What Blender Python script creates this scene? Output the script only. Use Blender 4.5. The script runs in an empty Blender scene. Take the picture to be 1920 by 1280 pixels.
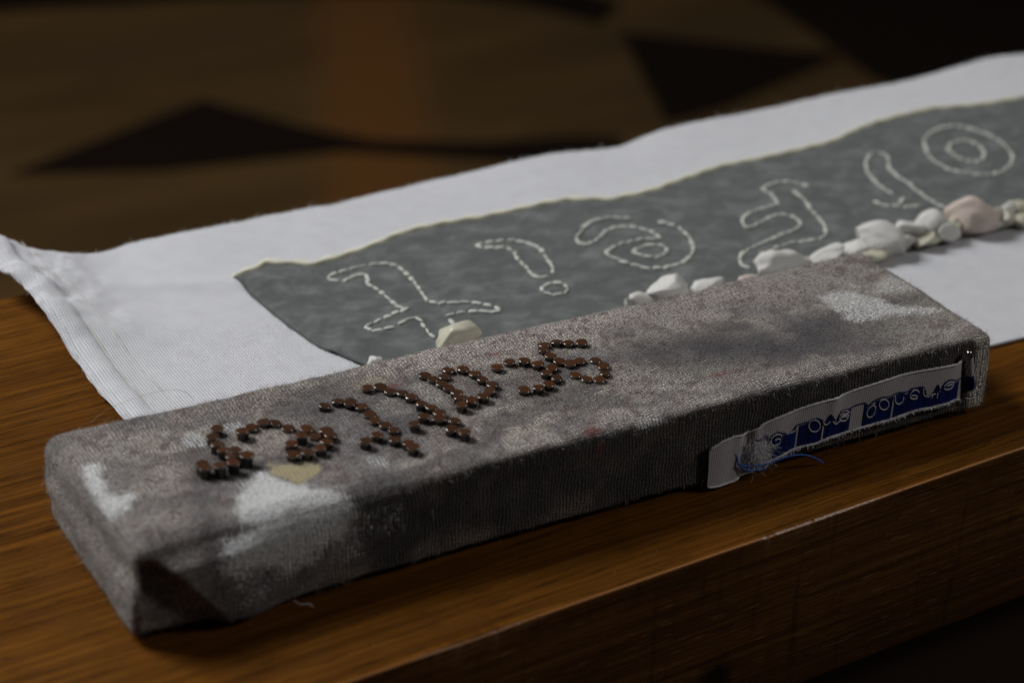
import bpy, math, json
import numpy as np
from mathutils import Matrix, Vector

rng = np.random.default_rng(7)
sc = bpy.context.scene
D = json.loads(r'''{"cam_loc":[-16.991669923828386,-47.64601817395759,35.47218266389718],"cam_rot":[[0.867553382678383,0.19895643445944716,-0.4558151658188644],[-0.49586099742865464,0.4167447648811644,-0.7618698525162961],[0.03837967472966444,0.8869837304772432,0.46020306652207177]],"lens":77.76711175873128,"nails":[[4.573,5.028,0.24],[4.255,4.608,0.256],[4.188,4.148,0.272],[4.211,3.733,0.304],[4.496,3.563,0.32],[4.322,3.345,0.288],[4.142,2.83,0.416],[4.652,3.021,0.416],[3.726,2.84,0.4],[3.314,2.937,0.384],[3.333,3.187,0.36],[5.138,4.457,0.336],[5.572,4.758,0.16],[5.99,4.895,0.16],[6.337,4.767,0.096],[6.531,4.333,0.096],[7.004,4.04,0.12],[6.568,3.471,0.336],[6.151,3.279,0.24],[5.963,2.747,0.224],[6.383,2.664,0.224],[6.796,2.694,0.24],[7.138,2.939,0.24],[7.411,3.278,0.224],[7.426,3.612,0.2],[7.045,3.553,0.096],[8.037,4.965,0.192],[8.502,5.049,0.192],[8.772,4.76,0.24],[9.011,4.488,0.16],[9.044,3.978,0.128],[9.008,3.581,0.128],[9.177,3.2,0.128],[9.266,2.833,0.128],[9.033,2.31,0.144],[8.649,2.698,0.2],[8.164,2.465,0.24],[9.262,1.883,0.2],[9.225,1.516,0.272],[9.673,5.39,0.208],[10.095,5.344,0.144],[10.248,4.972,0.144],[10.526,4.73,0.144],[10.63,4.314,0.192],[10.627,4.3,0.2],[10.666,3.725,0.256],[10.85,3.437,0.224],[10.927,3.089,0.2],[10.738,2.737,0.24],[10.347,2.978,0.288],[9.866,2.674,0.304],[11.111,2.463,0.2],[10.761,1.98,0.272],[10.972,1.603,0.304],[11.68,5.424,0.144],[11.763,5.074,0.16],[12.173,5.062,0.16],[12.478,5.379,0.16],[12.917,5.229,0.176],[13.105,4.827,0.16],[13.144,4.392,0.16],[13.258,3.988,0.16],[12.987,3.665,0.16],[12.591,3.361,0.24],[12.155,3.295,0.24],[11.711,3.13,0.288],[11.892,3.582,0.24],[12.005,3.967,0.2],[11.932,4.349,0.176],[11.876,4.699,0.16],[13.936,4.895,0.16],[14.48,5.079,0.128],[14.94,4.906,0.16],[15.194,4.513,0.176],[15.499,4.15,0.144],[15.155,3.907,0.16],[15.278,3.491,0.144],[14.826,3.22,0.176],[14.42,3.154,0.192],[14.001,3.304,0.128],[16.083,5.637,0.112],[15.883,5.338,0.128],[15.843,4.836,0.16],[15.942,4.445,0.128],[16.523,5.619,0.128],[16.847,5.386,0.128],[17.212,5.192,0.16],[16.144,4.12,0.16],[16.526,4.165,0.128],[16.995,3.988,0.128],[17.021,3.548,0.128],[16.796,3.11,0.128],[16.452,2.871,0.112],[16.112,3.063,0.112],[15.928,3.448,0.112]],"glyphs":[[[14.743,17.525],[15.124,17.775],[15.465,17.939],[15.8,17.944],[15.865,17.642],[15.633,17.32],[15.325,16.984],[15.63,16.84],[15.644,16.304],[15.706,15.959],[15.644,15.468],[15.7,15.028],[15.813,14.748]],[[15.995,14.785],[15.447,14.534],[14.813,14.379],[14.15,14.244],[13.882,14.073],[13.91,13.763],[14.164,13.544],[14.615,13.625],[14.839,13.617]],[[14.991,13.645],[15.299,13.797],[15.563,13.772],[15.854,13.885],[15.85,13.435],[15.831,13.046],[15.692,12.521],[15.771,12.239]],[[14.602,17.623],[14.315,18.102],[14.539,18.374],[15.053,18.459],[15.709,18.534],[16.309,18.584],[16.823,18.453],[17.137,18.307],[17.267,17.803],[17.273,17.252],[17.15,16.552],[17.028,15.862],[16.871,15.199],[16.885,14.776],[17.105,14.568],[17.421,14.626],[17.785,14.506],[18.233,14.19],[18.62,13.851],[18.861,13.427],[18.921,13.193],[18.694,13.044],[18.325,13.322],[17.993,13.581],[17.528,13.597],[17.303,13.704],[16.894,13.644]],[[16.913,13.332],[16.84,12.765],[16.955,12.462]],[[20.732,18.394],[20.827,17.981],[21.188,17.812],[21.666,17.736],[21.758,17.325],[21.597,16.817],[21.463,16.302],[21.496,15.857],[21.421,15.396],[21.265,14.907],[21.649,14.797],[21.864,14.836]],[[20.732,18.394],[21.225,18.462],[21.844,18.397],[22.33,18.095],[22.696,17.701],[22.769,17.147],[22.671,16.532],[22.489,15.892],[22.41,15.428],[22.121,14.996]],[[21.965,13.608],[21.712,13.374],[21.383,13.312],[21.102,13.445],[20.975,13.722],[21.05,14.04],[21.302,14.277],[21.634,14.342],[21.918,14.208],[22.045,13.927],[21.965,13.608]],[[27.466,17.841],[26.972,18.279],[26.317,18.461],[25.753,18.289],[25.132,17.893],[24.498,17.344],[24.339,16.835],[24.647,16.608],[25.205,16.847],[25.774,17.339],[26.375,17.571],[26.889,17.418],[27.278,17.066],[27.48,16.545],[27.441,15.838]],[[27.278,15.88],[26.968,16.109],[26.418,16.198],[25.748,16.094],[24.773,15.728],[24.731,15.422],[25.029,14.718],[25.363,14.081],[25.756,13.658],[26.291,13.566],[26.892,13.684],[27.523,13.952],[28.031,14.368],[28.423,15.179],[28.618,15.931],[28.594,16.712],[28.129,17.187]],[[25.809,15.243],[26.364,15.641],[26.911,15.551],[27.277,15.297],[27.174,14.85],[26.782,14.543],[26.275,14.456],[26.011,14.742],[25.809,15.243]],[[35.784,17.511],[35.591,18.162],[34.962,18.451],[34.308,18.47],[33.839,18.22],[33.87,17.743],[33.772,17.148],[33.565,16.52],[32.93,16.545],[32.252,16.502],[31.56,16.205],[31.023,15.497],[30.99,15.168],[31.532,15.261],[32.264,15.615],[32.912,15.842],[33.337,15.646],[33.412,15.083],[33.228,14.559],[32.675,14.299],[31.86,14.167],[31.068,13.945],[30.536,13.859],[29.877,13.587],[29.427,13.386],[29.056,12.91],[28.845,12.447],[29.048,12.192]],[[34.892,17.55],[34.911,16.897],[34.646,16.201],[34.31,15.195],[34.126,14.403],[33.95,13.792],[33.42,13.355],[32.888,13.18],[32.204,13.332],[31.477,13.42],[30.65,13.143],[30.183,13.033],[29.375,12.439]],[[38.454,15.465],[38.391,16.144],[38.644,17.082],[38.96,17.876],[39.541,18.701],[40.201,19.232],[40.551,19.283],[40.751,18.982],[40.736,18.571],[40.13,17.884],[39.825,17.345],[39.714,16.591],[39.638,15.964],[39.496,15.115],[39.433,14.371],[39.403,13.749],[39.507,13.511]],[[37.267,15.243],[37.265,14.864],[37.551,14.479],[38.034,14.193],[38.714,14.004]],[[38.075,14.616],[38.591,14.888]],[[43.239,19.411],[44.307,20.089],[45.183,20.283],[45.846,20.058],[46.1,19.425],[46.218,18.64],[46.155,17.658],[45.86,16.797],[45.428,16.154],[44.643,15.548],[43.986,15.305],[43.318,15.408],[42.867,15.615],[42.497,15.919],[42.168,16.272],[42.034,17.014],[42.245,17.883],[42.691,18.662],[43.239,19.411]],[[43.485,18.159],[44.28,18.652],[44.878,18.596],[45.038,18.021],[44.754,17.16],[44.147,16.6],[43.612,16.568],[43.369,16.955],[43.292,17.545],[43.485,18.159]]],"cloth_back":[[5.628,23.562],[6.725,23.501],[9.031,24.122],[10.913,24.038],[14.705,24.179],[17.379,24.064],[22.028,24.84],[26.003,24.855],[28.608,24.926],[31.063,24.647],[33.615,25.266],[37.664,25.485],[43.188,25.859],[46.757,25.75],[50.769,26.032],[53.059,26.436],[54.895,26.268]],"cloth_left":[[3.468,22.204],[4.068,20.51],[4.21,17.082],[4.25,14.118],[4.324,11.89]],"patch_top":[[11.324,19.464],[12.977,20.329],[14.538,19.496],[17.209,19.997],[18.854,20.557],[21.251,20.696],[24.587,20.664],[26.064,20.67],[27.841,19.908],[29.9,19.953],[33.133,20.882],[36.426,20.945],[39.621,21.106],[42.67,22.066],[45.883,22.352],[48.768,21.768],[50.797,21.578]],"patch_left":[[11.324,19.464],[11.403,17.741],[11.558,15.35],[11.875,13.418],[12.404,12.211]],"stones":[[12.924,11.316,0.468,0.432,0.0],[15.956,11.165,1.373,1.025,1.0],[23.161,11.4,0.345,0.498,0.0],[23.727,11.323,0.768,0.576,0.0],[24.757,11.317,1.158,0.965,0.0],[26.318,11.213,1.167,0.7,0.0],[28.35,11.297,0.512,0.355,2.0],[29.818,11.314,1.39,1.092,0.0],[30.94,11.402,0.44,0.4,2.0],[31.973,11.383,1.207,0.684,0.0],[33.226,11.373,1.215,0.81,0.0],[34.56,11.279,1.671,1.345,0.0],[36.005,11.464,0.905,1.152,0.0],[36.93,11.468,1.158,1.282,0.0],[37.47,10.999,0.826,1.032,0.0],[38.904,11.433,1.503,1.587,2.0],[40.013,11.365,0.966,0.966,1.0],[40.75,11.361,0.759,0.843,0.0],[41.595,11.538,0.975,0.933,1.0]],"lab_top":[[18.631,1.458],[19.095,1.646],[19.61,1.67],[20.074,1.584],[20.635,1.844],[21.084,1.949],[21.939,2.017],[22.603,2.073],[23.478,2.11],[23.95,2.153],[24.63,2.21],[25.315,2.267],[26.011,2.292],[26.723,2.252],[27.804,2.191],[28.463,2.134],[28.63,2.223]],"lab_bot":[[18.702,0.047],[19.524,-0.047],[20.166,0.097],[20.801,0.352],[21.257,0.442],[21.717,0.512],[22.25,0.565],[22.794,0.553],[23.331,0.62],[23.88,0.627],[24.292,0.651],[24.846,0.672],[25.404,0.694],[25.902,0.667],[26.534,0.717],[27.103,0.739],[27.684,0.713],[28.267,0.701],[28.816,0.699]],"lab_line":[[20.255,1.225],[20.409,1.312],[20.561,1.287],[20.727,1.4],[20.898,1.343],[20.957,1.342],[21.114,1.415],[21.263,1.42],[21.458,1.301],[21.675,1.246],[21.854,1.272],[21.982,1.466],[22.166,1.448],[22.314,1.482],[22.469,1.458],[22.583,1.529],[22.83,1.51],[23.001,1.369],[23.127,1.224],[23.179,1.424],[23.267,1.573],[23.398,1.399],[23.547,1.206],[23.646,1.395],[23.722,1.518],[23.843,1.546],[23.969,1.529],[24.024,1.514],[24.263,1.585],[24.65,1.622],[24.753,1.532],[24.823,1.417],[24.91,1.559],[25.044,1.624],[25.291,1.663],[25.661,1.606],[25.871,1.654],[26.09,1.651],[26.434,1.552],[26.527,1.662],[26.824,1.64],[27.064,1.632],[27.168,1.443],[27.22,1.232],[27.408,1.22],[27.567,1.381],[27.639,1.628],[27.73,1.408],[27.805,1.291],[27.904,1.599],[28.195,1.646],[28.486,1.478],[28.759,1.53]],"lab_white":[[[21.378,1.208],[21.32,1.321],[21.165,1.36],[21.005,1.316],[20.96,1.187],[21.009,1.019],[21.167,0.951],[21.313,0.984],[21.359,1.114],[21.259,1.196],[21.113,1.162]],[[21.553,1.263],[21.859,1.228],[21.972,1.299],[22.017,1.429]],[[22.905,1.208],[22.895,1.114],[22.842,1.051],[22.756,1.029],[22.654,1.055],[22.557,1.122],[22.484,1.217],[22.45,1.321],[22.46,1.415],[22.513,1.478],[22.599,1.5],[22.7,1.475],[22.796,1.408],[22.87,1.313],[22.905,1.208]],[[23.003,1.354],[23.085,1.192],[23.207,1.204],[23.273,1.287]],[[23.385,1.26],[23.546,1.092],[23.677,1.159],[23.762,1.224]],[[24.039,1.355],[23.893,1.405],[23.746,1.342],[23.733,1.202],[23.87,1.111],[24.023,1.131],[24.023,1.245],[23.909,1.287],[23.786,1.275]],[[20.362,1.197],[20.543,1.18],[20.589,1.027],[20.448,0.95],[20.344,1.09]],[[24.116,1.361],[23.955,1.498],[23.776,1.509],[23.657,1.344],[23.716,1.167],[23.901,1.104],[24.069,1.177],[24.088,1.303],[23.904,1.348],[23.771,1.283]],[[25.059,1.523],[24.929,1.424],[24.8,1.325],[24.791,1.13],[24.88,1.01],[25.025,1.007],[25.112,1.15],[25.116,1.378],[24.962,1.448]],[[25.649,1.314],[25.642,1.231],[25.595,1.174],[25.518,1.154],[25.426,1.177],[25.337,1.236],[25.27,1.321],[25.237,1.414],[25.244,1.498],[25.291,1.555],[25.368,1.574],[25.46,1.552],[25.548,1.493],[25.616,1.408],[25.649,1.314]],[[25.881,1.586],[25.922,1.314],[26.086,1.192],[26.263,1.232],[26.27,1.427]],[[26.911,1.439],[26.799,1.564],[26.613,1.575],[26.526,1.432],[26.585,1.286],[26.781,1.206],[26.899,1.276],[26.754,1.377],[26.607,1.379]],[[27.056,1.569],[27.105,1.26],[27.336,1.205],[27.441,1.246],[27.59,1.243]],[[27.466,1.09],[27.477,1.204]],[[27.676,1.056],[27.681,1.254]],[[28.377,1.454],[28.21,1.56],[27.993,1.512],[27.899,1.401],[27.991,1.297],[28.222,1.258],[28.375,1.355],[28.302,1.455],[28.046,1.416]]],"lab_gaps":[[[21.987,1.295],[22.128,1.26]],[[23.01,1.182],[23.121,1.154]],[[24.18,1.28],[24.661,1.162]],[[25.799,1.213],[25.942,1.178]]],"thread1":[[19.632,1.03],[19.771,0.826],[19.741,0.693],[19.829,0.558],[20.024,0.394],[20.332,0.299],[20.815,0.257]],"thread2":[[19.776,0.642],[20.132,0.493],[20.496,0.44],[20.918,0.415],[21.363,0.47],[21.752,0.512],[22.187,0.443],[22.542,0.295],[22.845,0.087],[23.018,-0.058]],"pin":[[28.81,2.459]],"pintab":[[28.7,2.279],[29.123,2.182],[29.422,0.994],[29.012,0.992]],"foldline":[[0.233,-0.17],[2.327,-3.174]],"W":{"w1":[[0.452,5.05],[1.081,4.809],[0.718,4.262],[0.561,3.212],[1.316,2.842],[0.705,2.356],[0.246,1.964],[-0.03,2.254],[0.033,3.472],[0.131,4.387]],"w2a":[[4.884,2.553],[5.455,1.617],[6.07,1.153],[4.988,0.249],[3.587,-0.08],[3.234,0.646],[4.056,1.978]],"w2b":[[5.529,1.418],[6.619,0.56],[6.549,-0.464],[6.352,-1.118],[5.521,-1.415],[4.859,-2.025],[4.209,-1.568],[3.085,-1.415],[2.306,-0.839],[2.832,0.08],[4.988,0.249]],"cream":[[5.143,2.759],[5.816,2.765],[6.47,2.177],[6.185,1.751],[5.529,1.418],[5.171,2.083]],"w3":[[3.51,5.254],[3.912,5.337],[4.14,4.879],[3.951,4.626],[3.466,4.862]],"w3b":[[4.85,5.48],[5.359,5.553],[5.456,5.186],[5.08,4.91],[4.837,5.133]],"w4":[[7.994,1.973],[8.369,1.858],[8.509,1.282],[8.194,1.001],[7.889,1.417]],"w5":[[26.382,4.967],[27.467,4.908],[28.21,4.103],[28.307,3.073],[29.298,2.603],[29.802,2.099],[28.228,2.406],[27.147,2.745],[26.252,2.738],[26.178,3.51]],"w6":[[28.355,4.581],[29.336,4.949],[29.844,4.709],[29.812,3.802],[29.097,3.775],[28.34,4.268]],"w7":[[27.684,6.099],[27.853,6.019],[28.349,4.721],[28.103,4.699]],"w8":[[16.063,0.22],[16.642,0.375],[17.074,-0.045],[16.803,-0.256],[16.224,-0.204]],"w9":[[9.233,6.302],[10.125,6.256],[10.872,6.09],[10.306,5.52],[9.375,5.478]]},"dark":[[23.447,2.47,3.2,1.3,0.55],[20.872,3.288,1.8,1.2,0.5],[18.955,3.798,1.2,1.0,0.35],[25.653,3.109,1.2,0.6,0.3],[21.217,6.961,0.8,0.5,0.3],[28.949,3.304,1.3,0.3,0.35],[14.503,2.629,1.2,0.5,0.25],[7.699,6.1,1.2,0.6,0.2],[13.746,3.939,2,1,0.2],[27.64,-0.17,0.8,0.5,0.4],[25.748,0.958,1.6,0.5,0.25],[4.068,2.952,1.5,0.5,0.2],[8.58,0.086,2,0.3,0.2],[9.73,4.379,2,1.2,0.18],[1.564,0.405,2,0.6,0.12]],"red":[[14.625,0.273,0.35,0.22,0.7],[14.731,-0.472,0.15,0.5,0.5],[20.148,1.633,0.9,0.3,0.35],[14.49,5.934,0.5,0.25,0.35],[10.527,5.413,0.4,0.15,0.6],[21.491,7.054,1.2,0.25,0.3],[21.678,0.898,0.7,0.3,0.25],[26.301,2.801,0.15,0.1,0.4],[27.144,1.334,0.5,0.12,0.4],[8.24,0.089,1.5,0.2,0.25],[1.588,0.845,1.5,0.8,0.12],[9.832,1.144,1.5,1.5,0.12]],"edge":[0.06342524904938383,-4.2892756595142805],"floor":{"a":[[54.806,189.545],[68.985,195.485],[84.551,202.291],[92.097,189.267],[98.454,180.982],[110.25,174.866],[122.162,171.383],[127.11,169.14],[121.774,160.668],[106.726,171.213],[93.564,179.996],[71.192,183.455]],"b":[[148.535,202.444],[156.179,195.473],[171.469,182.123],[144.961,172.529],[135.908,171.488]],"c":[[177.055,212.055],[174.452,192.369],[170.785,172.834],[173.722,162.799],[192.786,163.064],[227.586,201.863],[183.133,220.688]],"d":[[74.007,266.899],[67.843,247.324],[86.755,242.923],[109.453,237.807],[131.251,228.984],[141.958,219.134],[147.773,207.708],[155.047,213.493],[149.665,229.247]]},"floor_orange":[[90.1,178.796],[103.144,172.846],[131.352,234.308],[118.184,239.927]]}''')
CM = 0.01          # every length below is written in centimetres

# ------------------------------------------------------------------ camera
cam = bpy.data.cameras.new('camera'); co = bpy.data.objects.new('camera', cam); sc.collection.objects.link(co)
R = D['cam_rot']; L = D['cam_loc']
co.matrix_world = Matrix([[R[i][0], R[i][1], R[i][2], L[i] * CM] for i in range(3)] + [[0, 0, 0, 1]])
cam.sensor_width = 36; cam.lens = D['lens']; cam.clip_start = .01; cam.clip_end = 60
cam.dof.use_dof = True; cam.dof.focus_distance = .706; cam.dof.aperture_fstop = 8.8
sc.camera = co
# ------------------------------------------------------------------ world, lamps, exposure
w = bpy.data.worlds.new('World'); sc.world = w; w.use_nodes = True
bg = w.node_tree.nodes['Background']; bg.inputs[0].default_value = (.75, .78, .9, 1); bg.inputs[1].default_value = .035
sc.view_settings.view_transform = 'Standard'; sc.view_settings.look = 'None'; sc.view_settings.exposure = 0; sc.view_settings.gamma = 1

def area(name, loc, target, sx, sy, power, col):
    l = bpy.data.lights.new(name, 'AREA'); l.shape = 'RECTANGLE'; l.size = sx * CM; l.size_y = sy * CM
    l.energy = power; l.color = col
    o = bpy.data.objects.new(name, l); sc.collection.objects.link(o)
    o.location = Vector(loc) * CM
    o.rotation_euler = (Vector(target) - Vector(loc)).to_track_quat('-Z', 'Y').to_euler()
    return o
area('window_light', (-60, 96, 126), (20, 8, 0), 58, 58, 28, (.95, .965, 1.0))
area('side_light', (132, -74, 98), (20, 0, 0), 22, 22, 5.0, (1.0, .97, .93))
area('room_light', (-170, 300, 190), (110, 210, -70), 120, 120, 34, (1.0, .93, .82))

# ------------------------------------------------------------------ helpers
def link(o, parent=None):
    sc.collection.objects.link(o)
    if parent is not None: o.parent = parent
    return o
def mesh(name, V, F, mats, parent=None, smooth=True, midx=None, uv=None, attrs=None):
    """V (n,3) cm; F (m,k) int array or list of tuples"""
    me = bpy.data.meshes.new(name)
    V = np.asarray(V, float) * CM
    if isinstance(F, np.ndarray):
        m, k = F.shape
        me.vertices.add(len(V)); me.vertices.foreach_set('co', V.ravel())
        me.loops.add(m * k); me.loops.foreach_set('vertex_index', F.ravel().astype(np.int32))
        me.polygons.add(m); me.polygons.foreach_set('loop_start', np.arange(0, m * k, k, dtype=np.int32))
        me.update(calc_edges=True); me.validate()
    else:
        me.from_pydata([tuple(v) for v in V], [], F); me.update()
    me.polygons.foreach_set('use_smooth', np.full(len(me.polygons), smooth))
    if not isinstance(mats, (list, tuple)): mats = [mats]
    for a in mats: me.materials.append(a)
    if midx is not None: me.polygons.foreach_set('material_index', np.asarray(midx, np.int32))
    if uv is not None:
        u = me.uv_layers.new(name='UVMap'); u.data.foreach_set('uv', np.asarray(uv, float).ravel())
    for n, (typ, arr) in (attrs or {}).items():
        a = me.attributes.new(n, typ, 'POINT')
        a.data.foreach_set('color' if typ == 'FLOAT_COLOR' else 'value', np.asarray(arr, np.float32).ravel())
    return link(bpy.data.objects.new(name, me), parent)
def empty(name, loc=(0, 0, 0)):
    o = bpy.data.objects.new(name, None); o.location = Vector(loc) * CM; o.empty_display_size = .02
    return link(o)
def info(o, label=None, cat=None, group=None, kind=None):
    if label: o['label'] = label
    if cat: o['category'] = cat
    if group: o['group'] = group
    if kind: o['kind'] = kind
    return o
def sstep(a, b, x):
    t = np.clip((x - a) / (b - a), 0, 1); return t * t * (3 - 2 * t)
_lat = rng.random((256, 256))
def vnoise(x, y, seed=0):
    x = np.asarray(x, float) + seed * 17.3; y = np.asarray(y, float) + seed * 9.1
    xi = np.floor(x).astype(int); yi = np.floor(y).astype(int); fx = x - xi; fy = y - yi
    fx = fx * fx * (3 - 2 * fx); fy = fy * fy * (3 - 2 * fy)
    g = lambda a, b: _lat[a % 256, b % 256]
    return (g(xi, yi) * (1 - fx) + g(xi + 1, yi) * fx) * (1 - fy) + (g(xi, yi + 1) * (1 - fx) + g(xi + 1, yi + 1) * fx) * fy
def fbm(x, y, oct=4, seed=0):
    s = 0; a = .5; t = 0
    for i in range(oct):
        s = s + a * vnoise(x * 2 ** i, y * 2 ** i, seed + i); t += a; a *= .5
    return s / t
def polysd(px, py, poly):
    """signed distance to a polygon, negative inside"""
    P = np.array(poly, float); d = np.full(px.shape, 1e9); ins = np.zeros(px.shape, bool)
    for i in range(len(P)):
        a = P[i]; b = P[(i + 1) % len(P)]; e = b - a
        t = np.clip(((px - a[0]) * e[0] + (py - a[1]) * e[1]) / (e @ e), 0, 1)
        d = np.minimum(d, np.hypot(px - a[0] - t * e[0], py - a[1] - t * e[1]))
        c = ((a[1] > py) != (b[1] > py)) & (px < (b[0] - a[0]) * (py - a[1]) / (b[1] - a[1] + 1e-12) + a[0])
        ins ^= c
    return np.where(ins, -d, d)
def resample(P, step):
    P = np.array(P, float); s = np.r_[0, np.cumsum(np.linalg.norm(np.diff(P, axis=0), axis=1))]
    n = max(2, int(round(s[-1] / step)) + 1); t = np.linspace(0, s[-1], n)
    return np.stack([np.interp(t, s, P[:, i]) for i in range(P.shape[1])], 1)
def smooth_path(P, it=2):
    P = np.array(P, float)
    for _ in range(it):
        Q = [P[0]]
        for a, b in zip(P[:-1], P[1:]): Q += [a * .75 + b * .25, a * .25 + b * .75]
        Q.append(P[-1]); P = np.array(Q)
    return P
def tube(P, r, n=6, twist=0.0, lobes=0):
    P = np.array(P, float); m = len(P); r = np.broadcast_to(np.asarray(r, float), (m,))
    T = np.gradient(P, axis=0); T /= np.linalg.norm(T, axis=1, keepdims=True) + 1e-9
    ref = np.array([0.02, .03, 1.0]); V = []
    for i in range(m):
        a = np.cross(T[i], ref); a /= np.linalg.norm(a) + 1e-9; b = np.cross(T[i], a)
        for k in range(n):
            th = 2 * math.pi * k / n; rr = r[i] * (1 + .28 * math.cos(lobes * th + twist * i)) if lobes else r[i]
            V.append(P[i] + rr * (math.cos(th) * a + math.sin(th) * b))
    F = [(i * n + k, i * n + (k + 1) % n, (i + 1) * n + (k + 1) % n, (i + 1) * n + k) for i in range(m - 1) for k in range(n)]
    F += [tuple(range(n))[::-1], tuple((m - 1) * n + k for k in range(n))]
    return V, F
def joined(parts):
    V = []; F = []
    for v, f in parts:
        o = len(V); V += [tuple(a) for a in v]; F += [tuple(i + o for i in q) for q in f]
    return V, F
def hairs(roots, dirs, length, width, bend=.5):
    """thin two-segment fibres; roots, dirs (n,3), length (n,)"""
    n = len(roots); side = np.cross(dirs, rng.normal(size=(n, 3))); side /= np.linalg.norm(side, axis=1, keepdims=True) + 1e-9
    cur = np.cross(dirs, side); wd = np.broadcast_to(np.asarray(width, float), (n,))[:, None]; ln = np.asarray(length)[:, None]
    pts = []
    for t in (0, .35, .7, 1.0):
        c = roots + dirs * ln * t + cur * ln * bend * t * t * rng.uniform(-1, 1, (n, 1)) if t else roots
        s = side * wd * (1 - .7 * t)
        pts += [c - s, c + s]
    V = np.stack(pts, 1).reshape(-1, 3)
    b = np.arange(n)[:, None] * 8
    F = np.concatenate([b + np.array([[2 * i, 2 * i + 1, 2 * i + 3, 2 * i + 2]]) for i in range(3)], 0)
    return V, F

# ------------------------------------------------------------------ node helpers
class NT:
    def __init__(s, name):
        s.m = bpy.data.materials.new(name); s.m.use_nodes = True; s.t = s.m.node_tree; s.b = s.t.nodes['Principled BSDF']
        s.out = s.t.nodes['Material Output']
    def n(s, typ, **k):
        a = s.t.nodes.new(typ)
        for q, v in k.items(): setattr(a, q, v)
        return a
    def l(s, a, b): s.t.links.new(a, b)
    def put(s, sock, v):
        if isinstance(v, bpy.types.NodeSocket): s.l(v, sock)
        else: sock.default_value = v
    def math(s, op, a, b=0.0, c=None, clamp=False):
        q = s.n('ShaderNodeMath', operation=op, use_clamp=clamp); s.put(q.inputs[0], a); s.put(q.inputs[1], b)
        if c is not None: s.put(q.inputs[2], c)
        return q.outputs[0]
    def ramp(s, x, a, b, lo=0.0, hi=1.0):
        q = s.n('ShaderNodeMapRange', interpolation_type='SMOOTHSTEP'); s.put(q.inputs[0], x)
        for i, v in enumerate((a, b, lo, hi)): q.inputs[i + 1].default_value = v
        return q.outputs[0]
    def mix(s, f, a, b, mode='MIX'):
        q = s.n('ShaderNodeMix', data_type='RGBA', blend_type=mode); s.put(q.inputs[0], f)
        s.put(q.inputs[6], a if isinstance(a, bpy.types.NodeSocket) else (*a, 1)); s.put(q.inputs[7], b if isinstance(b, bpy.types.NodeSocket) else (*b, 1))
        return q.outputs[2]
    def noise(s, vec, scale, detail=3, rough=.55, dist=0.0):
        q = s.n('ShaderNodeTexNoise'); s.l(vec, q.inputs['Vector']); q.inputs['Scale'].default_value = scale
        q.inputs['Detail'].default_value = detail; q.inputs['Roughness'].default_value = rough; q.inputs['Distortion'].default_value = dist
        return q.outputs[0]
    def objcm(s, scale=(1, 1, 1)):
        tc = s.n('ShaderNodeTexCoord'); mp = s.n('ShaderNodeMapping'); s.l(tc.outputs['Object'], mp.inputs[0])
        mp.inputs['Scale'].default_value = tuple(100 * a for a in scale); return mp.outputs[0]
    def scaled(s, vec, sc_):
        mp = s.n('ShaderNodeMapping'); s.l(vec, mp.inputs[0]); mp.inputs['Scale'].default_value = sc_; return mp.outputs[0]
    def uv(s): return s.n('ShaderNodeUVMap', uv_map='UVMap').outputs[0]
    def attr(s, name, out='Fac'): return s.n('ShaderNodeAttribute', attribute_name=name).outputs[out]
    def bump(s, h, strength, dist):
        q = s.n('ShaderNodeBump'); s.l(h, q.inputs['Height']); q.inputs['Strength'].default_value = strength; q.inputs['Distance'].default_value = dist * CM
        s.l(q.outputs[0], s.b.inputs['Normal']); return q
    def set(s, **k):
        for a, v in k.items():
            a = {'base': 'Base Color', 'rough': 'Roughness', 'spec': 'Specular IOR Level', 'metal': 'Metallic', 'sheen': 'Sheen Weight', 'sss': 'Subsurface Weight', 'coat': 'Coat Weight', 'coatr': 'Coat Roughness'}[a]
            if isinstance(v, tuple): v = (*v, 1)
            s.put(s.b.inputs[a], v)
        return s
    def weave(s, uv, pitch_u, pitch_v, wob=.25, wscale=1.2):
        """plain weave height 0..1 from a coordinate in centimetres"""
        sep = s.n('ShaderNodeSeparateXYZ'); s.l(uv, sep.inputs[0])
        n1 = s.noise(uv, wscale, 2); n2 = s.noise(s.scaled(uv, (1, 1, 1)), wscale * 1.7, 2)
        d1 = s.math('MULTIPLY', s.math('SUBTRACT', n1, .5), wob); d2 = s.math('MULTIPLY', s.math('SUBTRACT', n2, .5), wob)
        U = s.math('MULTIPLY', s.math('ADD', sep.outputs[0], d1), math.pi / pitch_u)
        V = s.math('MULTIPLY', s.math('ADD', sep.outputs[1], d2), math.pi / pitch_v)
        su = s.math('SINE', U); sv = s.math('SINE', V); pr = s.math('MULTIPLY', su, sv)
        wa = s.math('ADD', s.math('MULTIPLY', s.math('ABSOLUTE', su), .40), s.math('MULTIPLY', pr, .60))
        we = s.math('SUBTRACT', s.math('MULTIPLY', s.math('ABSOLUTE', sv), .40), s.math('MULTIPLY', pr, .60))
        return s.math('MAXIMUM', wa, we)

def simple(name, col, rough=.6, **k):
    return NT(name).set(base=col, rough=rough, **k).m

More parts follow.
